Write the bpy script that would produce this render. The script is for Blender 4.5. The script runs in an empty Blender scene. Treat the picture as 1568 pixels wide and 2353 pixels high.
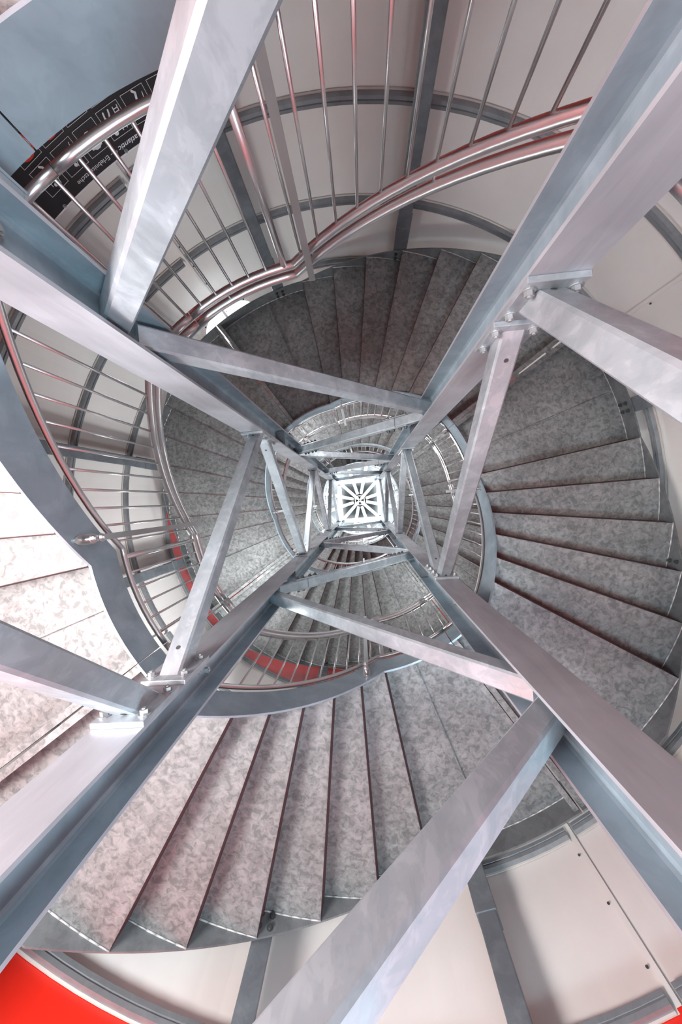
import bpy, math, random
from mathutils import Matrix, Vector
random.seed(7)
SC = 0.85                      # one modelling unit = 0.85 m
# ---------------------------------------------------------------- camera, world, lights, exposure
PI = math.pi
scene = bpy.context.scene
COL = scene.collection
RX, RY, RZ = 0.0344842, 0.0583427, -0.0761674
CAMX, CAMY = 0.15775, -0.04776
R = Matrix.Rotation(RX, 3, 'X') @ Matrix.Rotation(RY, 3, 'Y') @ Matrix.Rotation(RZ, 3, 'Z')
B = Matrix(((1, 0, 0), (0, -1, 0), (0, 0, -1)))
cd = bpy.data.cameras.new('camera'); cam = bpy.data.objects.new('camera', cd); COL.objects.link(cam)
cam.matrix_world = Matrix.Translation((CAMX * SC, CAMY * SC, 0)) @ (R.transposed() @ B).to_4x4()
cd.sensor_fit = 'VERTICAL'; cd.sensor_height = 36; cd.sensor_width = 24; cd.lens = 850.0 / 2353 * 36
cd.clip_start = 0.02; cd.clip_end = 100
scene.camera = cam
w = bpy.data.worlds.new('world'); scene.world = w; w.use_nodes = True
w.node_tree.nodes['Background'].inputs[0].default_value = (0.75, 0.85, 1, 1)
w.node_tree.nodes['Background'].inputs[1].default_value = 0.3
vs = scene.view_settings
vs.view_transform = 'Standard'; vs.look = 'None'; vs.gamma = 1; vs.use_curve_mapping = False
vs.exposure = 0.0
scene.cycles.max_bounces = 8; scene.cycles.diffuse_bounces = 5; scene.cycles.glossy_bounces = 4
scene.cycles.sample_clamp_indirect = 6

def area(name, loc, target, size, power, color, shape='DISK', size_y=None, spread=PI):
    d = bpy.data.lights.new(name, 'AREA'); d.shape = shape; d.size = size * SC
    if size_y: d.size_y = size_y * SC
    d.energy = power; d.color = color; d.spread = spread
    o = bpy.data.objects.new(name, d); COL.objects.link(o)
    o.location = Vector(loc) * SC
    o.rotation_euler = (Vector(target) * SC - o.location).to_track_quat('-Z', 'Y').to_euler()
    return o
def pol(th, r, z=0.0):
    t = math.radians(th); return Vector((r * math.cos(t), r * math.sin(t), z))
FLOOR = -1.87
# daylight through the entrance, plus unseen fill lights added near the floor
area('entrance_daylight', pol(178, 2.7, -1.2), (-0.6, 0.1, 3.0), 1.8, 420, (0.98, 0.97, 0.97), 'RECTANGLE', 1.6)
area('side_fill', pol(60, 2.6, -1.4), (-0.8, -1.2, 2.6), 1.6, 230, (0.62, 0.88, 1.0), 'RECTANGLE', 1.4)  # added bluish fill from low at the side, no door there
area('back_fill', pol(-60, 3.0, -1.2), (0.3, 0.6, 3.0), 1.6, 90, (0.9, 0.95, 1.0), 'RECTANGLE', 1.4)  # added weak fill from behind, no door there
# unseen fill lights added above the landings, half way up to the next turn: (angle, landing level, power)
for th, zl, p in ((147, 2.25, 75), (57, 3.48, 45), (-33, 4.72, 30), (-123, 5.95, 55), (147, 7.19, 70), (-33, 9.66, 55), (147, 12.13, 90), (-33, 14.6, 130)):
    area('landing_fill', pol(th, 3.2, zl + 2.6), (0, 0, zl + 4.2), 1.0, p, (0.95, 0.98, 1.0))
area('back_wall_fill', pol(-84, 3.1, 0.5), pol(-84, 4.0, 4.2), 0.9, 110, (0.97, 0.99, 1.0), spread=2.2)  # unseen light added to brighten the back wall
area('wall_lamp', pol(118, 3.3, 5.4), pol(172, 4, 6.6), 0.5, 35, (0.93, 0.96, 1.0), spread=2.0)
for th in (45, 135, 225, 315):
    area('top_fill', pol(th, 2.6, 17.6), (0, 0, 20.2), 1.2, 340, (0.93, 0.97, 1.0))  # added lights aimed upward to brighten the rafters, no fittings

# ---------------------------------------------------------------- materials
def nodemat(name):
    m = bpy.data.materials.new(name); m.use_nodes = True
    nt = m.node_tree; return m, nt, nt.nodes['Principled BSDF']
def ramp(nt, src, stops):
    r = nt.nodes.new('ShaderNodeValToRGB'); e = r.color_ramp.elements
    e[0].position, e[0].color = stops[0][0], (*stops[0][1], 1)
    e[1].position, e[1].color = stops[-1][0], (*stops[-1][1], 1)
    for p, c in stops[1:-1]:
        x = e.new(p); x.color = (*c, 1)
    nt.links.new(src, r.inputs[0]); return r.outputs[0]
def noise(nt, scale, detail=3, dist=0, rough=0.5, stretch=None):
    tc = nt.nodes.new('ShaderNodeTexCoord'); n = nt.nodes.new('ShaderNodeTexNoise')
    n.inputs['Scale'].default_value = scale; n.inputs['Detail'].default_value = detail
    n.inputs['Distortion'].default_value = dist; n.inputs['Roughness'].default_value = rough
    src = tc.outputs['Object']
    if stretch:
        mp = nt.nodes.new('ShaderNodeMapping'); mp.inputs['Scale'].default_value = stretch
        nt.links.new(src, mp.inputs[0]); src = mp.outputs[0]
    nt.links.new(src, n.inputs['Vector']); return n.outputs['Fac']
def mix(nt, a, b, f, mode='MIX'):
    m = nt.nodes.new('ShaderNodeMix'); m.data_type = 'RGBA'; m.blend_type = mode
    for s, v in ((m.inputs[6], a), (m.inputs[7], b), (m.inputs[0], f)):
        if hasattr(v, 'links'): nt.links.new(v, s)
        elif isinstance(v, tuple): s.default_value = (*v, 1)
        else: s.default_value = v
    return m.outputs[2]
def galvanised(name, dark, mid, light, scale, metallic, rough, streak=None, big=1.6, dist=0.5):
    m, nt, b = nodemat(name)
    n1 = noise(nt, scale, 4, dist, 0.62, streak)
    c1 = ramp(nt, n1, ((0.40, dark), (0.47, mid), (0.52, mid), (0.60, light)))
    n2 = noise(nt, big, 3, 0.5)
    c2 = ramp(nt, n2, ((0.3, (0.78, 0.78, 0.78)), (0.7, (1.12, 1.12, 1.12))))
    c = mix(nt, c1, c2, 1.0, 'MULTIPLY')
    nt.links.new(c, b.inputs['Base Color'])
    b.inputs['Metallic'].default_value = metallic
    nt.links.new(ramp(nt, n1, ((0.3, (rough + .08,) * 3), (0.7, (rough - .06,) * 3))), b.inputs['Roughness'])
    bp = nt.nodes.new('ShaderNodeBump'); bp.inputs['Strength'].default_value = 0.06; bp.inputs['Distance'].default_value = 0.01
    nt.links.new(n1, bp.inputs['Height']); nt.links.new(bp.outputs[0], b.inputs['Normal'])
    return m
def plain(name, col, metallic=0.0, rough=0.5, vary=0.0):
    m, nt, b = nodemat(name)
    n = noise(nt, 5, 3, 0.3)
    d = 1 - vary
    nt.links.new(ramp(nt, n, ((0.3, tuple(x * d for x in col)), (0.7, col))), b.inputs['Base Color'])
    b.inputs['Metallic'].default_value = metallic; b.inputs['Roughness'].default_value = rough
    return m
M = {}
M['tread'] = galvanised('galvanised_spangled_sheet', (0.155, 0.162, 0.16), (0.225, 0.232, 0.228), (0.285, 0.293, 0.29), 21, 0.3, 0.5, dist=0.7, big=2.2)
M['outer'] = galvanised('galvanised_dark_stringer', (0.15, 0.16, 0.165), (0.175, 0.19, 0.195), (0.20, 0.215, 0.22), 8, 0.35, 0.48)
M['beige'] = plain('beige_rail_lip', (0.60, 0.555, 0.51), 0.1, 0.4, 0.1)
M['weld'] = plain('weld_bead', (0.62, 0.61, 0.6), 0.3, 0.5, 0.4)
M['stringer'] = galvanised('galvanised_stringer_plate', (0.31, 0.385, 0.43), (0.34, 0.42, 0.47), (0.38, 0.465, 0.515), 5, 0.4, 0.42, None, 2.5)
M['column'] = galvanised('galvanised_column_steel', (0.42, 0.435, 0.47), (0.45, 0.465, 0.50), (0.49, 0.505, 0.54), 3.0, 0.35, 0.42, (3, 3, 0.5), 2.0)
M['brace'] = galvanised('galvanised_tube', (0.37, 0.41, 0.44), (0.41, 0.45, 0.48), (0.48, 0.52, 0.55), 7.0, 0.4, 0.38, (2, 2, 1), 3.0)
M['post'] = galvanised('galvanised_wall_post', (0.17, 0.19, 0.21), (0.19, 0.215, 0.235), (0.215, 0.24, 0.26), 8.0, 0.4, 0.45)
M['ring'] = galvanised('zinc_ring_rail', (0.27, 0.285, 0.30), (0.30, 0.315, 0.33), (0.33, 0.345, 0.355), 6.0, 0.5, 0.4)
M['stainless'] = plain('brushed_stainless', (0.72, 0.705, 0.70), 1.0, 0.32, 0.08)
M['bolt'] = plain('zinc_bolt', (0.50, 0.52, 0.53), 0.6, 0.4, 0.3)
M['dark_bolt'] = plain('dark_bolt', (0.10, 0.11, 0.11), 0.5, 0.45, 0.3)
M['riser'] = plain('dark_red_riser', (0.085, 0.022, 0.028), 0.0, 0.6, 0.3)  # even dark red-brown, the same on every riser
M['white_panel'] = plain('white_wall_panel', (0.80, 0.765, 0.73), 0.0, 0.28, 0.03)
M['red_panel'] = plain('red_wall_panel', (0.80, 0.025, 0.012), 0.0, 0.28, 0.05)
M['glare_red_panel'] = plain('glare_red_wall_panel', (0.72, 0.085, 0.085), 0.0, 0.25, 0.03)  # upper red band, paled: glare put into the panel colour
M['floor'] = plain('red_floor_coating', (0.27, 0.19, 0.19), 0.0, 0.5, 0.2)
M['white_paint'] = plain('white_painted_steel', (0.88, 0.9, 0.9), 0.0, 0.4, 0.03)
M['deck'] = plain('grey_roof_deck', (0.085, 0.095, 0.10), 0.0, 0.8, 0.1)
M['black'] = plain('black_sign_face', (0.022, 0.018, 0.022), 0.0, 0.35, 0.1)
M['ink'] = plain('white_print', (0.85, 0.85, 0.87), 0.0, 0.5, 0.02)
M['sign_red'] = plain('red_print', (0.85, 0.05, 0.02), 0.0, 0.5, 0.02)
M['sign_blue'] = plain('blue_print', (0.02, 0.08, 0.35), 0.0, 0.5, 0.02)
m, nt, b = nodemat('porthole_glass'); b.inputs['Base Color'].default_value = (0.95, 0.97, 1, 1)
b.inputs['Emission Color'].default_value = (0.95, 0.97, 1, 1); b.inputs['Emission Strength'].default_value = 1.3
b.inputs['Roughness'].default_value = 0.1; M['daylight_glass'] = m

# ---------------------------------------------------------------- mesh builder
class MB:
    def __init__(s): s.v = []; s.f = []; s.mi = []; s.sm = []
    def add(s, vs, fs, mi=0, smooth=False):
        o = len(s.v); s.v += [Vector(p) for p in vs]
        for f in fs: s.f.append([i + o for i in f]); s.mi.append(mi); s.sm.append(smooth)
    def hexa(s, p, mi=0):         # 8 points, bottom ring then top ring
        s.add(p, [(3, 2, 1, 0), (4, 5, 6, 7), (0, 1, 5, 4), (1, 2, 6, 5), (2, 3, 7, 6), (3, 0, 4, 7)], mi)
    def box(s, c, ax, ay, az, mi=0):   # half-axis vectors
        c = Vector(c); ax = Vector(ax); ay = Vector(ay); az = Vector(az)
        s.hexa([c - ax - ay - az, c + ax - ay - az, c + ax + ay - az, c - ax + ay - az,
                c - ax - ay + az, c + ax - ay + az, c + ax + ay + az, c - ax + ay + az], mi)
    def prism(s, poly, a, b, x, y, mi=0, smooth=False, fmi=None):  # 2D polygon swept from a to b
        n = len(poly); a = Vector(a); b = Vector(b)
        vs = [a + x * p[0] + y * p[1] for p in poly] + [b + x * p[0] + y * p[1] for p in poly]
        o = len(s.v)
        s.add(vs, [(i, (i + 1) % n, n + (i + 1) % n, n + i) for i in range(n)], mi, smooth)
        if fmi: s.mi[-n:] = fmi
        s.f.append([o + i for i in range(n - 1, -1, -1)]); s.mi.append(mi); s.sm.append(False)
        s.f.append([o + n + i for i in range(n)]); s.mi.append(mi); s.sm.append(False)
    def tube(s, pts, r, n=10, mi=0, closed=False):
        pts = [Vector(p) for p in pts]; m = len(pts); rings = []
        up = Vector((0, 0, 1))
        for i, p in enumerate(pts):
            d = (pts[min(i + 1, m - 1)] - pts[max(i - 1, 0)]).normalized()
            if closed: d = (pts[(i + 1) % m] - pts[i - 1]).normalized()
            x = d.cross(up)
            if x.length < 0.05: x = d.cross(Vector((1, 0, 0)))
            x.normalize(); y = x.cross(d)
            rings.append([p + (x * math.cos(2 * PI * k / n) + y * math.sin(2 * PI * k / n)) * r for k in range(n)])
        vs = [q for ring in rings for q in ring]; fs = []
        for i in range(m if closed else m - 1):
            a = i * n; c = ((i + 1) % m) * n
            for k in range(n): fs.append((a + k, a + (k + 1) % n, c + (k + 1) % n, c + k))
        o = len(s.v); s.add(vs, fs, mi, True)
        if not closed:
            s.f.append([o + k for k in range(n - 1, -1, -1)]); s.mi.append(mi); s.sm.append(False)
            s.f.append([o + (m - 1) * n + k for k in range(n)]); s.mi.append(mi); s.sm.append(False)
    def hexbolt(s, c, ax, r=0.022, h=0.02, mi=0, washer=True):
        c = Vector(c); ax = Vector(ax).normalized(); x = ax.orthogonal().normalized(); y = ax.cross(x)
        if washer:
            s.prism([(r * 1.45 * math.cos(2 * PI * k / 12), r * 1.45 * math.sin(2 * PI * k / 12)) for k in range(12)], c, c + ax * 0.005, x, y, mi)
        s.prism([(r * math.cos(PI / 3 * k), r * math.sin(PI / 3 * k)) for k in range(6)], c + ax * 0.005, c + ax * (0.005 + h), x, y, mi)
        s.prism([(r * .5 * math.cos(PI / 4 * k), r * .5 * math.sin(PI / 4 * k)) for k in range(8)], c + ax * (0.005 + h), c + ax * (0.012 + h), x, y, mi)
    def build(s, name, mats, parent=None, origin=None, bevel=0.0):
        if not isinstance(mats, (list, tuple)): mats = [mats]
        me = bpy.data.meshes.new(name)
        if parent is not None:
            org = Vector(parent['_o'])
        elif origin is not None: org = Vector(origin)
        else:
            org = Vector((sum(p.x for p in s.v) / len(s.v), sum(p.y for p in s.v) / len(s.v), min(p.z for p in s.v)))
        me.from_pydata([tuple((p - org) * SC) for p in s.v], [], s.f)
        for mt in mats: me.materials.append(M[mt])
        me.polygons.foreach_set('material_index', s.mi); me.polygons.foreach_set('use_smooth', s.sm)
        me.update()
        o = bpy.data.objects.new(name, me); COL.objects.link(o)
        if parent is not None: o.parent = parent
        else: o.location = org * SC; o['_o'] = tuple(org)
        if bevel:
            bv = o.modifiers.new('bevel', 'BEVEL'); bv.width = bevel * SC; bv.segments = 2; bv.limit_method = 'ANGLE'; bv.angle_limit = math.radians(50)
        return o
TMP = []
def thing(name, label, cat, loc, group=None):
    o = bpy.data.objects.new(name, None); COL.objects.link(o); o.empty_display_size = 0.1
    o.location = Vector(loc) * SC; o['_o'] = tuple(loc); TMP.append(o)
    o['label'] = label; o['category'] = cat
    if group: o['group'] = group
    return o
def struct(o, label=None):
    o['kind'] = 'structure'
    if label: o['label'] = label
    return o
def sub(mb, name, mats, part, root, bevel=0.0):      # sub-part: parented to a part, same coordinates as the thing
    o = mb.build(name, mats, root, bevel=bevel); o.parent = part; return o
def part(mb, name, mats, root, label=None, bevel=0.0):
    o = mb.build(name, mats, root, bevel=bevel)
    if label: o['label'] = label
    return o
HOURS = ['twelve and one', 'one and two', 'two and three', 'three and four', 'four and five', 'five and six', 'six and seven', 'seven and eight', 'eight and nine', 'nine and ten', 'ten and eleven', 'eleven and twelve']
ORD = ['lowest', 'second lowest', 'third lowest', 'fourth lowest', 'fifth lowest', 'sixth lowest', 'seventh lowest', 'eighth lowest', 'ninth lowest', 'tenth lowest']

# ---------------------------------------------------------------- stair parameters (fitted)
TH0, PIT, TT = 228.02, 8.0912, 2 * 2.47104
RISE = 2.47104 / 12
Z0, RS, RO, RW = 0.8047, 1.632, 3.604, 4.0
def th_of(s): return TH0 - s
def S(s):                                 # underside of the stringers after travelling s degrees
    q = math.floor(s / 90); j = (s - 90 * q) / PIT
    return Z0 + RISE * (6 * q + min(max(j, 1), 7))
def SR(s, extra):                         # rail line: flat over the landing, 'extra' higher over the steps
    q = math.floor(s / 90); j = (s - 90 * q) / PIT + extra / RISE
    return Z0 + RISE * (6 * q + min(max(j, 1), 7))
def steps(a, b, n):
    extra = []
    for k in range(-6, 20):
        for j in (.73, 1, 6.73, 7):
            v = 90 * k + PIT * j
            if a + .3 < v < b - .3: extra.append(v)
    return sorted([a + (b - a) * i / n for i in range(n + 1)] + extra)
def plate_strip(mb, ss, r0, r1, zb, zt, mi=0):
    for a, b in zip(ss[:-1], ss[1:]):
        ta, tb = th_of(a), th_of(b)
        mb.hexa([pol(ta, r0, zb(a)), pol(ta, r1, zb(a)), pol(tb, r1, zb(b)), pol(tb, r0, zb(b)),
                 pol(ta, r0, zt(a)), pol(ta, r1, zt(a)), pol(tb, r1, zt(b)), pol(tb, r0, zt(b))], mi)
def sector(mb, s0, s1, r0, r1, z, t, n, mi=0):
    for i in range(n):
        a = th_of(s0 + (s1 - s0) * i / n); b = th_of(s0 + (s1 - s0) * (i + 1) / n)
        mb.hexa([pol(a, r0, z), pol(a, r1, z), pol(b, r1, z), pol(b, r0, z),
                 pol(a, r0, z + t), pol(a, r1, z + t), pol(b, r1, z + t), pol(b, r0, z + t)], mi)
def radial_bar(mb, s, r0, r1, z0, z1, wdt, mi=0, shift=0.0):
    t = math.radians(th_of(s)); d = Vector((math.cos(t), math.sin(t), 0)); p = Vector((-math.sin(t), math.cos(t), 0))
    mb.box(d * ((r0 + r1) / 2) + p * shift + Vector((0, 0, (z0 + z1) / 2)), d * ((r1 - r0) / 2), p * (wdt / 2), Vector((0, 0, (z1 - z0) / 2)), mi)

# ---------------------------------------------------------------- setting: floor, walls, rings, roof
mb = MB()
mb.prism([(4.15 * math.cos(2 * PI * k / 96), 4.15 * math.sin(2 * PI * k / 96)) for k in range(96)], (0, 0, FLOOR - .15), (0, 0, FLOOR), Vector((1, 0, 0)), Vector((0, 1, 0)))
struct(mb.build('floor', 'floor'))
RINGZ = [2.447 + 1.2355 * k for k in range(-3, 15)]
ZTOP = 20.3
RED = [(FLOOR, RINGZ[3] - .012), (RINGZ[7] + .1, RINGZ[11])]
def band_mat(z):
    for a, b in RED:
        if a <= z < b: return 1 if z < 3 else 3
    return 0
for nm, c in (('wall_right', 0), ('wall_front', 90), ('wall_left', 180), ('wall_back', 270)):
    mb = MB(); zs = sorted(set([FLOOR, ZTOP] + [x for r in RED for x in r] + RINGZ))
    n = 30
    for i in range(n):
        a = c - 45 + 90 * i / n; b = c - 45 + 90 * (i + 1) / n
        for z0, z1 in zip(zs[:-1], zs[1:]):
            mb.add([pol(a, RW, z0), pol(b, RW, z0), pol(b, RW, z1), pol(a, RW, z1)], [(3, 2, 1, 0)], band_mat((z0 + z1) / 2), True)
        mb.add([pol(a, RW + .1, FLOOR), pol(b, RW + .1, FLOOR), pol(b, RW + .1, ZTOP), pol(a, RW + .1, ZTOP)], [(0, 1, 2, 3)], 0, True)
    struct(mb.build(nm, ['white_panel', 'red_panel', 'dark_bolt', 'glare_red_panel']))
prof = [(3.995, -.014), (3.985, -.014), (3.98, -.002), (3.93, 0.0), (3.927, .032), (3.937, .036), (3.937, .044), (3.927, .048), (3.927, .08), (3.995, .084)]
for k, z in enumerate(RINGZ):
    mb = MB(); n = 30
    for c in (60, 150, 240, 330):
        for i in range(n):
            a, b = c + .55 + 88.9 * i / n, c + .55 + 88.9 * (i + 1) / n
            va = [pol(a, r, z + h) for r, h in prof]; vb = [pol(b, r, z + h) for r, h in prof]
            mb.add(va + vb, [(j, j + 1, len(prof) + j + 1, len(prof) + j) for j in range(2)], 1)
            mb.add(va + vb, [(j, j + 1, len(prof) + j + 1, len(prof) + j) for j in range(2, len(prof) - 1)])
    struct(mb.build('trim_%d' % (k + 1), ['ring', 'beige']), 'grey horizontal ring rail around the white wall')
tn = len(RINGZ)
for th in (60, 150, 240, 330):
    mb = MB(); d = pol(th, 1); p = Vector((-d.y, d.x, 0))
    for z0, z1 in zip(RINGZ[:-1], RINGZ[1:]):
        zc = (z0 + z1) / 2 + .03; h = (z1 - z0) / 2 - .11
        mb.box(d * 3.985 + Vector((0, 0, (z0 + z1) / 2)), d * .012, p * .02, Vector((0, 0, (z1 - z0) / 2)), band_mat(zc))
        for t in (-.42, 0, .42):
            mb.hexbolt(d * 3.985 + p * .045 + Vector((0, 0, zc + t * 1.0)), -d, .011, .008, 2, False)
    tn += 1
    struct(mb.build('trim_%d' % tn, ['white_panel', 'red_panel', 'dark_bolt', 'glare_red_panel']), 'narrow vertical joint strip with small screws on the wall')
# roof
mb = MB()
mb.prism([(4.1 * math.cos(2 * PI * k / 96), 4.1 * math.sin(2 * PI * k / 96)) for k in range(96)], (0, 0, 20.25), (0, 0, 20.4), Vector((1, 0, 0)), Vector((0, 1, 0)))
struct(mb.build('ceiling', 'deck'))
for k in range(12):
    th = 15 + 30 * k; d = pol(th, 1); p = Vector((-d.y, d.x, 0))
    long_ = th % 90 == 45
    r0 = 0.12 if long_ else 0.34
    root = thing('roof_rafter', 'white roof rafter pointing between %s o\'clock, one spoke of the roof wheel' % HOURS[((90 + th) // 30) % 12], 'rafter', d * 2, 'white rafters meeting under the roof')
    b1 = MB(); hz = Vector((0, 0, .16))
    b1.box(d * ((r0 + 3.95) / 2) + Vector((0, 0, 19.95)), d * ((3.95 - r0) / 2), p * .065, Vector((0, 0, .012)))
    b1.box(d * ((r0 + 3.95) / 2) + Vector((0, 0, 20.07)), d * ((3.95 - r0) / 2), p * .01, Vector((0, 0, .12)))
    b1.box(d * ((r0 + 3.95) / 2) + Vector((0, 0, 20.2)), d * ((3.95 - r0) / 2), p * .085, Vector((0, 0, .012)))
    part(b1, 'beam', 'white_paint', root)
    b2 = MB(); b2.box(d * (r0 + .03) + Vector((0, 0, 20.07)), d * .02, p * .1, Vector((0, 0, .11)))
    part(b2, 'end_plate', 'dark_bolt', root, 'dark end plate')
hub = MB()
for a in (0, 90, 180, 270):
    d = pol(a, 1); p = Vector((-d.y, d.x, 0))
    hub.box(d * .24 + Vector((0, 0, 20.05)), d * .02, p * .26, Vector((0, 0, .13)))
hub.box((0, 0, 20.05), pol(45, .2), pol(135, .04), (0, 0, .12)); hub.box((0, 0, 20.05), pol(135, .2), pol(45, .04), (0, 0, .12))
o = hub.build('roof_hub', 'white_paint'); o['label'] = 'small white hub where all the roof rafters meet'; o['category'] = 'roof hub'

# ---------------------------------------------------------------- tower columns
ZN1, HN = 1.8903, 2.47104
ZB = [2.246 + 1.2355 * q for q in range(-3, 14)]       # bracket levels, q = -3 ..
CT = 19.75
SIDES = {'A': (-1, -1, 'upper left'), 'B': (1, -1, 'upper right'), 'C': (-1, 1, 'lower left'), 'D': (1, 1, 'lower right')}
HW, HH, TF, TW = 0.12, 0.1186, 0.018, 0.012
SPL = [0.29, 5.23, 10.17, 15.11]
for k, (sx, sy, nm) in SIDES.items():
    root = thing('steel_column', 'tall galvanised H-section corner column at the %s of the square tower' % nm, 'column', (sx, sy, FLOOR), 'corner columns of the square tower')
    b1 = MB(); X = Vector((1, 0, 0)); Y = Vector((0, 1, 0))
    f = 0.02
    poly = [(-HW, -HH), (HW, -HH), (HW, -HH + TF), (TW / 2 + f, -HH + TF), (TW / 2 + f * .3, -HH + TF + f * .3), (TW / 2, -HH + TF + f),
            (TW / 2, HH - TF - f), (TW / 2 + f * .3, HH - TF - f * .3), (TW / 2 + f, HH - TF), (HW, HH - TF), (HW, HH), (-HW, HH), (-HW, HH - TF),
            (-TW / 2 - f, HH - TF), (-TW / 2 - f * .3, HH - TF - f * .3), (-TW / 2, HH - TF - f), (-TW / 2, -HH + TF + f), (-TW / 2 - f * .3, -HH + TF + f * .3), (-TW / 2 - f, -HH + TF), (-HW, -HH + TF)]
    cuts = [FLOOR] + SPL + [CT]
    for a, c in zip(cuts[:-1], cuts[1:]):
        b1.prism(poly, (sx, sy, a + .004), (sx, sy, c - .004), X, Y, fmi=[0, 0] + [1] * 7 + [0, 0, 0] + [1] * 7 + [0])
    part(b1, 'profile', ['column', 'stringer'], root)  # bluish light in the recesses is put into their faces' colour
    b2 = MB()
    for z in SPL:
        b2.box((sx, sy, z), (HW * .985, 0, 0), (0, HH * .985, 0), (0, 0, .006))
        b2.box((sx, sy, z - .03), (HW * .9, 0, 0), (0, HH * .8, 0), (0, 0, .008))
    part(b2, 'splice_plate', 'post', root, 'thin dark joint plate')
    for i, z in enumerate(ZB):                      # bolts of the stair brackets on the outer flange
        q = i - 3; corner = 'CDBA'[q % 4]
        if corner != k or z < -.5 or z > 10: continue
        for dz, dy in ((.06, -.02), (.17, .03)):
            bb = MB(); bb.hexbolt((sx - sx * TW / 2, sy + sy * dy, z + dz), (-sx, 0, 0), .024, .02)
            part(bb, 'bolt', 'bolt', root)
    b3 = MB()
    b3.box((sx, sy, FLOOR + .012), (.2, 0, 0), (0, .2, 0), (0, 0, .012)); part(b3, 'base_plate', 'column', root)

# ring beams that close the tower under the roof
FACE = {'AB': ('A', 'B', 'upper'), 'CD': ('C', 'D', 'lower'), 'AC': ('A', 'C', 'left'), 'BD': ('B', 'D', 'right')}
for zt, what in ((19.3, 'lower'), (19.62, 'upper')):
    for fk, (a, c, nm) in FACE.items():
        p0 = Vector((SIDES[a][0], SIDES[a][1], zt)); p1 = Vector((SIDES[c][0], SIDES[c][1], zt)); d = (p1 - p0).normalized()
        off = .125 if fk in ('AC', 'BD') else .012
        side = Vector((0, 0, 1)).cross(d)
        b1 = MB(); L0 = p0 + d * off; L1 = p1 - d * off
        b1.box((L0 + L1) / 2, (L1 - L0) / 2, side * .075, Vector((0, 0, .085)))
        root = thing('ring_beam', 'white horizontal beam closing the %s side of the tower top, %s of the two' % (nm, what), 'beam', L0, 'white beams closing the tower top')
        part(b1, 'beam', 'white_paint', root, bevel=.01)
        for e, s in ((L0, 1), (L1, -1)):
            b2 = MB(); b2.box(e + d * s * .008, d * .008, side * .1, Vector((0, 0, .11))); part(b2, 'end_plate', 'white_paint', root)

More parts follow.
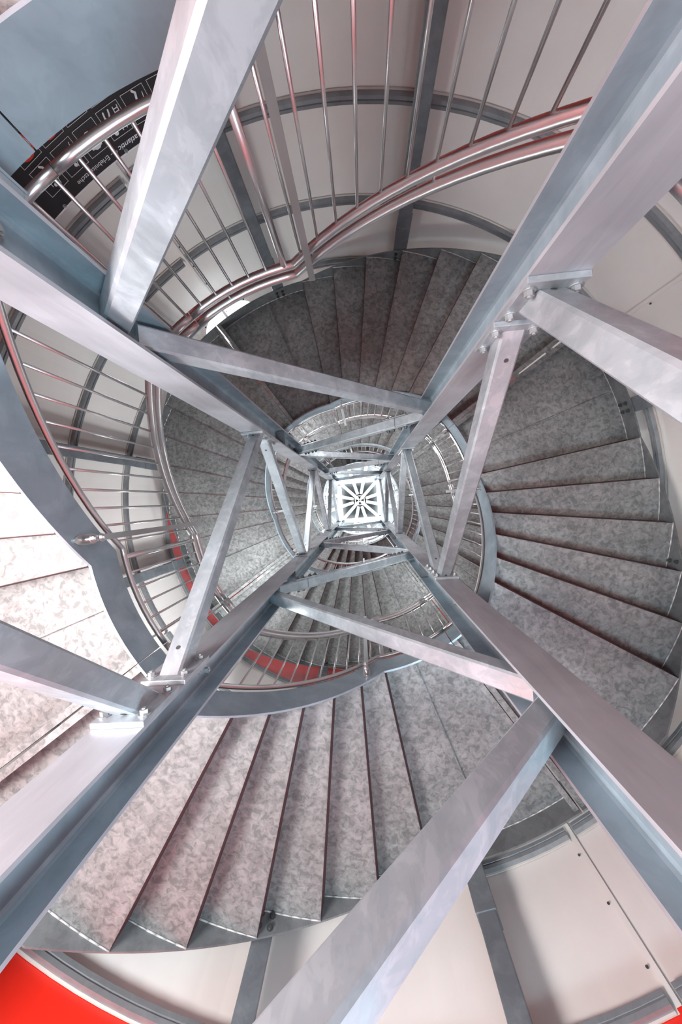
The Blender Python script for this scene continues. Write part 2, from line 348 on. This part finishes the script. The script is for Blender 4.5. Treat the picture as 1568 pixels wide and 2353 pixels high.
# ---------------------------------------------------------------- diagonal braces
def brace(fk, k):
    a, c, nm = FACE[fk]
    odd = {'AC': 'C', 'BD': 'B', 'AB': 'A', 'CD': 'D'}[fk]
    even = c if odd == a else a
    lo = odd if k % 2 else even; hi = even if k % 2 else odd
    z0 = ZN1 + (k - 1) * HN; z1 = z0 + HN
    if z1 > CT: return
    P = Vector((SIDES[lo][0], SIDES[lo][1], 0)); Q = Vector((SIDES[hi][0], SIDES[hi][1], 0))
    h = (Q - P).normalized()
    yface = fk in ('AC', 'BD')
    end = HH if yface else TW / 2
    gap = .19
    A = P + h * (end + .028) + Vector((0, 0, z0 + gap)); Bp = Q - h * (end + .028) + Vector((0, 0, z1 - gap))
    d = (Bp - A).normalized(); side = Vector((0, 0, 1)).cross(h).normalized(); up = d.cross(side).normalized()
    if up.z < 0: up = -up
    order = ORD[k] if k >= 0 else 'floor level'
    lean = {'A': 'upper left', 'B': 'upper right', 'C': 'lower left', 'D': 'lower right'}[hi]
    lb = 'galvanised tube diagonal, %s side of tower, %s, rising to %s column' % (nm, order, lean)
    root = thing('diagonal_brace', lb, 'diagonal brace', A, 'diagonals on the %s side of the tower' % nm)
    hw = .062
    r = .012
    sq = [(-hw + r, -hw), (hw - r, -hw), (hw, -hw + r), (hw, hw - r), (hw - r, hw), (-hw + r, hw), (-hw, hw - r), (-hw, -hw + r)]
    det = z0 < 9.5
    tb = MB()
    if yface:
        t0, t1 = A + d * .0, Bp
        # cut square against the vertical end plates
        def endpoly(base): return [base + side * x + d * ((-(up * y).dot(h)) / d.dot(h)) + up * y for x, y in sq]
        va, vb = endpoly(A), endpoly(Bp); n = len(sq)
        tb.add(va + vb, [(i, (i + 1) % n, n + (i + 1) % n, n + i) for i in range(n)])
        part(tb, 'tube', 'brace', root)
        for E, s, hole in ((A, -1, 1), (Bp, 1, 1)):
            pm = MB(); pm.box(E + h * s * .014, h * .0135, side * .125, Vector((0, 0, .16)))
            pl = part(pm, 'end_plate', 'brace', root, bevel=.003)
            if det:
                for u in (-.095, .095):
                    for v in (-.1, .1):
                        bb = MB(); bb.hexbolt(E + side * u + Vector((0, 0, v)) , -h * s, .02, .02); sub(bb, 'bolt', 'bolt', pl, root)
                hm = MB(); x = h.cross(side)
                fc = E - d * s * .09 - up * (hw + .0012)
                hm.prism([(.013 * math.cos(PI / 6 * i), .013 * math.sin(PI / 6 * i)) for i in range(12)], fc, fc - up * .0012, side, d)
                part(hm, 'drain_hole', 'dark_bolt', root, 'small dark drain hole')
    else:
        if k % 2 or k == 0:
            A = P + h * (end + .028) + Vector((0, 0, z0 + (.10 if k else .21 if fk == 'AB' else .28))); Bp = Q - h * (end + .028) + Vector((0, 0, z1 - .15))
            d = (Bp - A).normalized(); up = d.cross(side).normalized()
            if up.z < 0: up = -up
        stub = .42
        joint = k % 2 == 0 and k > 0
        if not joint:
            tb.prism(sq, A - d * .05, Bp + d * .05, side, up); part(tb, 'tube', 'brace', root); return root
        tb.prism(sq, A + d * stub, Bp - d * stub, side, up); part(tb, 'tube', 'brace', root)
        for E, s in ((A, 1), (Bp, -1)):
            st = MB(); st.prism([(x * .96, y * .96) for x, y in sq], E - d * s * .03, E + d * s * (stub - .008), side, up)
            sp = part(st, 'stub', 'brace', root)
            if det or z0 < 14:
                for sd in (-1, 1):
                    fp = MB(); fp.box(E + d * s * (stub + .02) + side * sd * (hw + .006), d * .2, side * .006, up * .045)
                    fpl = sub(fp, 'fish_plate', 'brace', sp, root)
                    for t in (-.15, -.06, .06, .15):
                        bb = MB(); bb.hexbolt(E + d * s * (stub + .02 + t) + side * sd * (hw + .012), side * sd, .02, .018)
                        sub(bb, 'bolt', 'dark_bolt', fpl, root)
    return root
for fk in FACE:
    for k in range(-1, 9): 
        if k == -1: continue
        brace(fk, k)

# ---------------------------------------------------------------- stair units (middle of one landing to the middle of the next)
SIDE4 = ['lower', 'right-hand', 'upper', 'left-hand']
def ordinal_q(q):
    first = {0: 0, 1: 1, 2: -2, 3: -1}[q % 4]
    return ORD[max(0, (q - first) // 4)] if q >= first else 'floor level'
for q in range(-3, 13):
    s0, s1 = 81.4 + 90 * q, 171.4 + 90 * q
    side = SIDE4[q % 4]; od = ordinal_q(q)
    org = pol(th_of((s0 + s1) / 2), 2.6, S(s0))
    root = thing('stair_flight', 'galvanised curved stair flight on the %s side of the well, %s turn' % (side, od), 'stair flight', org, 'quarter turn flights of the spiral stair')
    ss = steps(s0 + .12, s1 - .12, 36)
    hgt = lambda s: SR(s, .055) + .26 - S(s)
    mb = MB(); plate_strip(mb, ss, RS - .018, RS, lambda s: S(s), lambda s: S(s) + hgt(s)); part(mb, 'inner_stringer', 'stringer', root)
    mb = MB(); plate_strip(mb, ss, RO, RO + .018, lambda s: S(s), lambda s: S(s) + hgt(s) + .12); part(mb, 'outer_stringer', 'outer', root)
    e = [90 * (q + 1) + PIT * j for j in range(0, 9)]
    lev = lambda j: Z0 + RISE * (6 * (q + 1) + j)
    spans = [(s0 + .6, e[2], 2)] + [(e[j - 1], e[j], j) for j in range(3, 8)] + [(e[7], s1 - .6, 8)]
    for a, c, j in spans:
        z = lev(j); mb = MB()
        land = j in (2, 8)
        n = max(2, int((c - a) / 4))
        sector(mb, a, c, RS + .001, RO - .002, z, .012, n)
        # light weld bead where the plate meets the outer stringer
        for i in range(n * 3):
            sa = a + (c - a) * i / (n * 3); sb = a + (c - a) * (i + 1) / (n * 3)
            pa, pb = pol(th_of(sa), RO - .006, z - .004), pol(th_of(sb), RO - .006, z - .004)
            mb.tube([pa, pb], .006 + .003 * random.random(), 4, 1)
        if land:
            rb = 65.0 + 90 * q if False else None
        part(mb, 'landing_plate' if land else 'tread', ['tread', 'weld'], root)
        if j == 8:
            mb = MB(); radial_bar(mb, 90 * (q + 1) + 56.64 + 10.3, RS + .02, RO - .1, z - .03, z, .012); part(mb, 'stiffener', 'tread', root)
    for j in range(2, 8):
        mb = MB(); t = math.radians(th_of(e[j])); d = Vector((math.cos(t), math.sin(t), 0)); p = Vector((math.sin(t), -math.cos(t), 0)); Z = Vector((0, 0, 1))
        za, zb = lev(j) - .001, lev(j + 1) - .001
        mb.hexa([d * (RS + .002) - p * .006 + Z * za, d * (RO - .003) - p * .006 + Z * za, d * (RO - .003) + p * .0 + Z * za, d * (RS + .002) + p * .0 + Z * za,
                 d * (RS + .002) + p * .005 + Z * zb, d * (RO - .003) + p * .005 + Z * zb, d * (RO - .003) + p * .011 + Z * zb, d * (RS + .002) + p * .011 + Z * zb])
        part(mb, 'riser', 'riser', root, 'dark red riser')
        mb = MB(); radial_bar(mb, e[j], RS + .002, RO - .003, lev(j) - .006, lev(j) + .010, .006, 0, .006); part(mb, 'edge_lip', 'tread', root)
    for s, sg in ((s0 + .35, 1), (s1 - .35, -1)):
        mb = MB(); radial_bar(mb, s, RS, RO, S(s) + .04, S(s) + RISE, .016); radial_bar(mb, s, RS, RO, S(s) + .03, S(s) + .045, .05, 0, -sg * .018)
        part(mb, 'cross_beam', 'tread', root)
        mb = MB(); t = math.radians(th_of(s)); p = Vector((-math.sin(t), math.cos(t), 0)) * -sg
        for r in (RS + .1, RO - .16):
            mb = MB(); mb.hexbolt(pol(th_of(s), r, S(s) + .12) + p * .01, p, .022, .025)
            part(mb, 'joint_bolt', 'dark_bolt', root)
    # bolts through the outer stringer into the wall posts
    for k in range(12):
        s = (TH0 - (15 + 30 * k)) % 360
        while s < s0: s += 360
        while s > s1: s -= 360
        if s < s0: continue
        if S(s) > 9: continue
        t = th_of(s)
        for da in (-.75, .75):
            for dz in (.07, .16):
                d = pol(t + da, 1); mb = MB(); mb.hexbolt(pol(t + da, RO, S(s) + dz), -d, .018, .02)
                part(mb, 'post_bolt', 'dark_bolt', root)

# ---------------------------------------------------------------- railings
for q in range(-2, 13):
    s0, s1 = 81.4 + 90 * q, 171.4 + 90 * q
    side = SIDE4[q % 4]; od = ordinal_q(q)
    root = thing('stair_railing', 'stainless baluster railing along the %s side of the well, %s turn' % (side, od), 'railing', pol(th_of((s0 + s1) / 2), RS, S(s0) + .3), 'railings around the stair well')
    rr = RS - .012
    lo = lambda s: SR(s, .055) + .34
    hi = lambda s: SR(s, .055) + 1.435
    ss = steps(s0 + .05, s1 - .05, 26)
    fine = q < 6
    n = 12 if fine else 6
    mb = MB(); mb.tube([pol(th_of(s), rr, lo(s)) for s in ss], .02, n); part(mb, 'bottom_rail', 'stainless', root)
    mb = MB(); mb.tube([pol(th_of(s), rr, hi(s)) for s in ss], .028, n); part(mb, 'top_rail', 'stainless', root)
    mb = MB(); mb.tube([pol(th_of(s), rr, hi(s) + .105) for s in ss], .028, n); part(mb, 'handrail', 'stainless', root)
    if fine:
        for s in (s0 + 12, s0 + 35, s0 + 58, s0 + 80):
            mb = MB(); mb.tube([pol(th_of(s), rr, hi(s)), pol(th_of(s), rr, hi(s) + .09)], .008, 6); part(mb, 'handrail_bracket', 'stainless', root)
    base = 228.02 - 171.5 + 90 * q          # the thick post stands where the landing starts
    for k in range(0, 21):
        s = base + 4.285 * k
        while s < s0: s += 90
        while s >= s1: s -= 90
        mb = MB(); thick = (k == 0)
        mb.tube([pol(th_of(s), rr, lo(s)), pol(th_of(s), rr, hi(s))], .021 if thick else .0085, 12 if thick else (8 if fine else 4))
        part(mb, 'post' if thick else 'baluster', 'stainless', root)
    # flat bar post with its foot plate on the stringer
    s = 228.02 - 177.4 + 90 * (q + 1)
    d = pol(th_of(s), 1); p = Vector((-d.y, d.x, 0))
    mb = MB(); mb.box(pol(th_of(s), 1.552, S(s) + .9), d * .006, p * .02, Vector((0, 0, .78))); fb = part(mb, 'flat_bar_post', 'stainless', root)
    for zz in (lo(s), hi(s), hi(s) + .105):
        mb = MB(); mb.tube([pol(th_of(s), 1.556, zz), pol(th_of(s), rr, zz)], .009, 8); sub(mb, 'standoff', 'stainless', fb, root)
    mb = MB(); zc = S(s) + .15
    mb.prism([(.035 * math.cos(a) , .075 * math.sin(a) + (.03 if math.sin(a) > 0 else -.03)) for a in [PI * i / 10 + .01 for i in range(20)]], pol(th_of(s), RS - .018, zc), pol(th_of(s), RS - .03, zc), p, Vector((0, 0, 1)))
    mb.tube([pol(th_of(s), RS - .02, zc - .03), pol(th_of(s), 1.55, zc - .03)], .014, 8); mb.tube([pol(th_of(s), RS - .02, zc + .05), pol(th_of(s), 1.55, zc + .05)], .014, 8)
    mb.hexbolt(pol(th_of(s), 1.545, zc - .03), -d, .02, .015); mb.hexbolt(pol(th_of(s), 1.545, zc + .05), -d, .02, .015)
    sub(mb, 'foot_plate', 'stainless', fb, root)

# ---------------------------------------------------------------- brackets from the columns to the landings
DIRS = {'C': Vector((-1, 0, 0)), 'D': Vector((0, 1, 0)), 'B': Vector((1, 0, 0)), 'A': Vector((0, -1, 0))}
for i, z in enumerate(ZB):
    q = i - 3; k = 'CDBA'[q % 4]; sx, sy, nm = SIDES[k]; d = DIRS[k]
    if z < -1: continue
    c = Vector((sx, sy, 0)); p = Vector((0, 0, 1)).cross(d)
    r0 = HH if k in 'AD' else .012
    if k in 'AD': c0 = c + d * HH
    else: c0 = c + d * TW
    hwid = .072
    def reach(u):                              # distance along d until the stringer circle
        cc = c + p * u; bq = cc.dot(d); return -bq + math.sqrt(bq * bq - cc.length_squared + (RS - .018) ** 2)
    L = min(reach(-hwid), reach(hwid)) - .003
    st = (c0 - c).length
    n = ((q + 3) // 4)
    root = thing('landing_bracket', 'short bracket from the %s column to the landing, %s there' % (nm, ORD[i // 4]), 'bracket', c0 + Vector((0, 0, z)), 'brackets that carry the landings')
    mb = MB(); zb, zt = z + .01, z + .25
    mid = c + d * (st + L) / 2
    mb.box(mid + Vector((0, 0, zt - .006)), d * (L - st) / 2, p * hwid, Vector((0, 0, .006)))
    for sg in (-1, 1):
        mb.box(mid + p * sg * (hwid - .006) + Vector((0, 0, (zb + zt) / 2 - .007)), d * (L - st) / 2, p * .006, Vector((0, 0, (zt - zb) / 2 - .007)))
    part(mb, 'beam', 'stringer', root)
    mb = MB(); mb.box(c + d * (L - .006) + Vector((0, 0, (zb + zt) / 2)), d * .006, p * .074, Vector((0, 0, .12))); part(mb, 'end_plate', 'stringer', root)

# ---------------------------------------------------------------- wall posts
for k in range(12):
    th = 15 + 30 * k; d = pol(th, 1); p = Vector((-d.y, d.x, 0))
    hour = ((90 + th) // 30) % 12
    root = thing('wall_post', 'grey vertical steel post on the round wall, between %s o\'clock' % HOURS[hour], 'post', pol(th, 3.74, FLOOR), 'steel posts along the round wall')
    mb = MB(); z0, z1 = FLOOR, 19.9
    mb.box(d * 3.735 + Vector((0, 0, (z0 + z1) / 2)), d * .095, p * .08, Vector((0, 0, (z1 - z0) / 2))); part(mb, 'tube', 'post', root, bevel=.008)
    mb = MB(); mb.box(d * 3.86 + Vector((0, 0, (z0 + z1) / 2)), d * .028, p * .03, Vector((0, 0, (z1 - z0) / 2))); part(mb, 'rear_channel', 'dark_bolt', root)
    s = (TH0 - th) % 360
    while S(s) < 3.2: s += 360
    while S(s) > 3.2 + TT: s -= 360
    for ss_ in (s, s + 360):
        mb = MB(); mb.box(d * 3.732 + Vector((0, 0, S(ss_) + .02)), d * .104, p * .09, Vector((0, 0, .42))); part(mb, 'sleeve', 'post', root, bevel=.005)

# ---------------------------------------------------------------- round window
def disc_on_wall(mb, thc, zc, r, rad, n=48, mi=0, r2=None):
    pts = []
    for i in range(n):
        a = 2 * PI * i / n; pts.append((math.cos(a), math.sin(a)))
    P = lambda x, y, rr: pol(thc + math.degrees(x / rr), rr, zc + y)
    if r2 is None:
        mb.add([P(0, 0, rad)] + [P(x * r, y * r, rad) for x, y in pts], [(0, 1 + (i + 1) % n, 1 + i) for i in range(n)], mi)
    else:
        mb.add([P(x * r, y * r, rad) for x, y in pts] + [P(x * r2, y * r2, rad) for x, y in pts], [(i, (i + 1) % n, n + (i + 1) % n, n + i) for i in range(n)], mi)
mb = MB(); disc_on_wall(mb, -120, 6.74, .53, 3.975, mi=0); disc_on_wall(mb, -120, 6.74, .53, 3.97, mi=1, r2=.6)
for i in range(16):
    a = 2 * PI * i / 16
    mb.hexbolt(pol(-120 + math.degrees(.57 * math.cos(a) / 3.965), 3.965, 6.74 + .57 * math.sin(a)), -pol(-120, 1), .014, .01, 2, False)
struct(mb.build('window_1', ['daylight_glass', 'white_panel', 'dark_bolt']), 'bright round window with riveted rim')
area('round_window_daylight', pol(-120, 3.9, 6.74), (0, 0, 6.6), 0.9, 60, (0.95, 0.97, 1.0))

# ---------------------------------------------------------------- sign board on the wall
RSN = 3.88
root = thing('sign_board', 'black slide rules sign with white pictograms and title, on the wall at upper left', 'sign', pol(-120, RSN, 2.2))
TA, TB, ZS0, ZS1 = -104.0, -131.5, 2.2, 3.44
P = lambda x, z, off=0.0: pol(-115.0 - math.degrees(x / RSN), RSN - off, z)       # x metres to the right for a reader inside
mb = MB(); n = 24
for i in range(n):
    a = TA + (TB - TA) * i / n; b = TA + (TB - TA) * (i + 1) / n
    mb.hexa([pol(a, RSN, ZS0), pol(a, RSN + .012, ZS0), pol(b, RSN + .012, ZS0), pol(b, RSN, ZS0), pol(a, RSN, ZS1), pol(a, RSN + .012, ZS1), pol(b, RSN + .012, ZS1), pol(b, RSN, ZS1)])
part(mb, 'board', 'black', root)
mb = MB()
for i in range(n):
    a = TA + (TB - TA) * i / n; b = TA + (TB - TA) * (i + 1) / n
    mb.hexa([pol(a, RSN - .002, ZS1), pol(a, RSN + .014, ZS1), pol(b, RSN + .014, ZS1), pol(b, RSN - .002, ZS1), pol(a, RSN - .002, ZS1 + .012), pol(a, RSN + .014, ZS1 + .012), pol(b, RSN + .014, ZS1 + .012), pol(b, RSN - .002, ZS1 + .012)])
part(mb, 'edge_strip', 'ink', root, 'white top edge')
for a in (-106.1, -111.8, -117.5, -123.2, -128.9):
    mb = MB(); mb.hexbolt(pol(a, RSN, 3.425), -pol(a, 1), .012, .01, 0, True); part(mb, 'screw', 'bolt', root)
def text_mesh(body, size, bold=False, italic=False):
    cu = bpy.data.curves.new('t', 'FONT'); cu.body = body; cu.size = size; cu.resolution_u = 3
    cu.offset = size * .012 if bold else 0; cu.shear = .25 if italic else 0
    o = bpy.data.objects.new('t', cu); COL.objects.link(o)
    dg = bpy.context.evaluated_depsgraph_get(); me = bpy.data.meshes.new_from_object(o.evaluated_get(dg))
    vs_ = [tuple(v.co) for v in me.vertices]; fs_ = [tuple(p.vertices) for p in me.polygons]
    bpy.data.objects.remove(o); bpy.data.curves.remove(cu); bpy.data.meshes.remove(me)
    return vs_, fs_
def put_text(body, x0, z0, size, width=None, mat='ink', name='lettering', bold=False, italic=False):
    v, f = text_mesh(body, size, bold, italic)
    wx = max(a[0] for a in v) - min(a[0] for a in v); k = (width / wx) if width else 1
    mb = MB(); mb.add([P(x0 + a[0] * k, z0 + a[1], .003) for a in v], f); return part(mb, name, mat, root)
put_text('atlantic', -.0, 3.362, .062, .215, bold=True, italic=True)
put_text('®', .235, 3.375, .03)
put_text('–', .275, 3.362, .058)
put_text('Erlebnisrutsche', .325, 3.362, .058, .375)
def frame_box(x0, z0, wd, ht):
    mb = MB(); t = .0035
    for a, b, c, d_ in ((x0, z0, x0 + wd, z0 + t), (x0, z0 + ht - t, x0 + wd, z0 + ht), (x0, z0, x0 + t, z0 + ht), (x0 + wd - t, z0, x0 + wd, z0 + ht)):
        mb.add([P(a, b, .003), P(c, b, .003), P(c, d_, .003), P(a, d_, .003)], [(0, 1, 2, 3)])
    return mb
def blob(mb, x, z, r, n=14, mi=0, ry=None):
    ry = ry or r
    mb.add([P(x + r * math.cos(2 * PI * i / n), z + ry * math.sin(2 * PI * i / n), .0035) for i in range(n)], [tuple(range(n))], mi)
def stroke(mb, pts, wd, mi=0):
    for (xa, za), (xb, zb) in zip(pts[:-1], pts[1:]):
        l = math.hypot(xb - xa, zb - za); nx, nz = -(zb - za) / l * wd / 2, (xb - xa) / l * wd / 2
        mb.add([P(xa + nx, za + nz, .0035), P(xb + nx, zb + nz, .0035), P(xb - nx, zb - nz, .0035), P(xa - nx, za - nz, .0035)], [(0, 1, 2, 3)], mi)
        blob(mb, xb, zb, wd / 2, 8, mi)
for col in range(-3, 4):
    x0 = col * .2515 + .0
    # upper row
    z0 = 3.07; mb = frame_box(x0, z0, .21, .24); cx = x0 + .105
    kind = col % 4
    if kind == 0:        # climbing only by the ladder
        for a in (.02, .06): stroke(mb, [(x0 + a, z0 + .03), (x0 + a + .02, z0 + .21)], .007)
        for i in range(7): stroke(mb, [(x0 + .022 + i * .003, z0 + .05 + i * .024), (x0 + .062 + i * .003, z0 + .05 + i * .024)], .007)
        blob(mb, cx + .045, z0 + .2, .02); stroke(mb, [(cx + .04, z0 + .17), (cx + .03, z0 + .1)], .03)
        stroke(mb, [(cx + .03, z0 + .1), (cx + .06, z0 + .07), (cx + .05, z0 + .03)], .014); stroke(mb, [(cx + .03, z0 + .1), (cx + .01, z0 + .06), (cx, z0 + .03)], .014)
        stroke(mb, [(cx + .04, z0 + .16), (cx + .005, z0 + .14), (cx - .01, z0 + .15)], .01)
    elif kind == 1:      # waiting figure
        blob(mb, cx, z0 + .16, .055, 10); blob(mb, cx + .01, z0 + .1, .045, 9); stroke(mb, [(cx - .03, z0 + .13), (cx - .04, z0 + .19)], .02); stroke(mb, [(cx + .03, z0 + .13), (cx + .045, z0 + .19)], .02)
    else:                # sliding figures
        stroke(mb, [(x0 + .03, z0 + .03), (x0 + .09, z0 + .21)] if kind == 2 else [(x0 + .03, z0 + .05), (x0 + .06, z0 + .21)], .006)
        k = 1 if kind == 2 else 2
        for i in range(k):
            dx, dz = (.0, .0) if i == 0 else (.025, -.085)
            blob(mb, x0 + .105 + dx * 0, z0 + .19 + dz, .016); stroke(mb, [(x0 + .1, z0 + .165 + dz), (x0 + .085, z0 + .12 + dz), (x0 + .105, z0 + .1 + dz)], .018)
        if k == 2: stroke(mb, [(x0 + .135, z0 + .19), (x0 + .135, z0 + .11)], .006)
    part(mb, 'pictogram', 'ink', root)
    # row with prohibition rings
    z1 = 2.79; mb = frame_box(x0, z1, .21, .24)
    fr = part(mb, 'pictogram', 'ink', root)
    if col >= 0:
        mb = MB(); blob(mb, cx, z1 + .125, .085, 28); 
        mb2 = MB(); N = 32
        mb2.add([P(cx + .098 * math.cos(2 * PI * i / N), z1 + .125 + .098 * math.sin(2 * PI * i / N), .005) for i in range(N)] + [P(cx + .082 * math.cos(2 * PI * i / N), z1 + .125 + .082 * math.sin(2 * PI * i / N), .005) for i in range(N)], [(i, (i + 1) % N, N + (i + 1) % N, N + i) for i in range(N)])
        sub(mb, 'disc', 'ink', fr, root); sub(mb2, 'prohibition_ring', 'sign_red', fr, root)
mb = MB(); blob(mb, -.11, 3.25, .014, 16); part(mb, 'badge', 'sign_blue', root)

for o in bpy.data.objects:
    if '_o' in o: del o['_o']
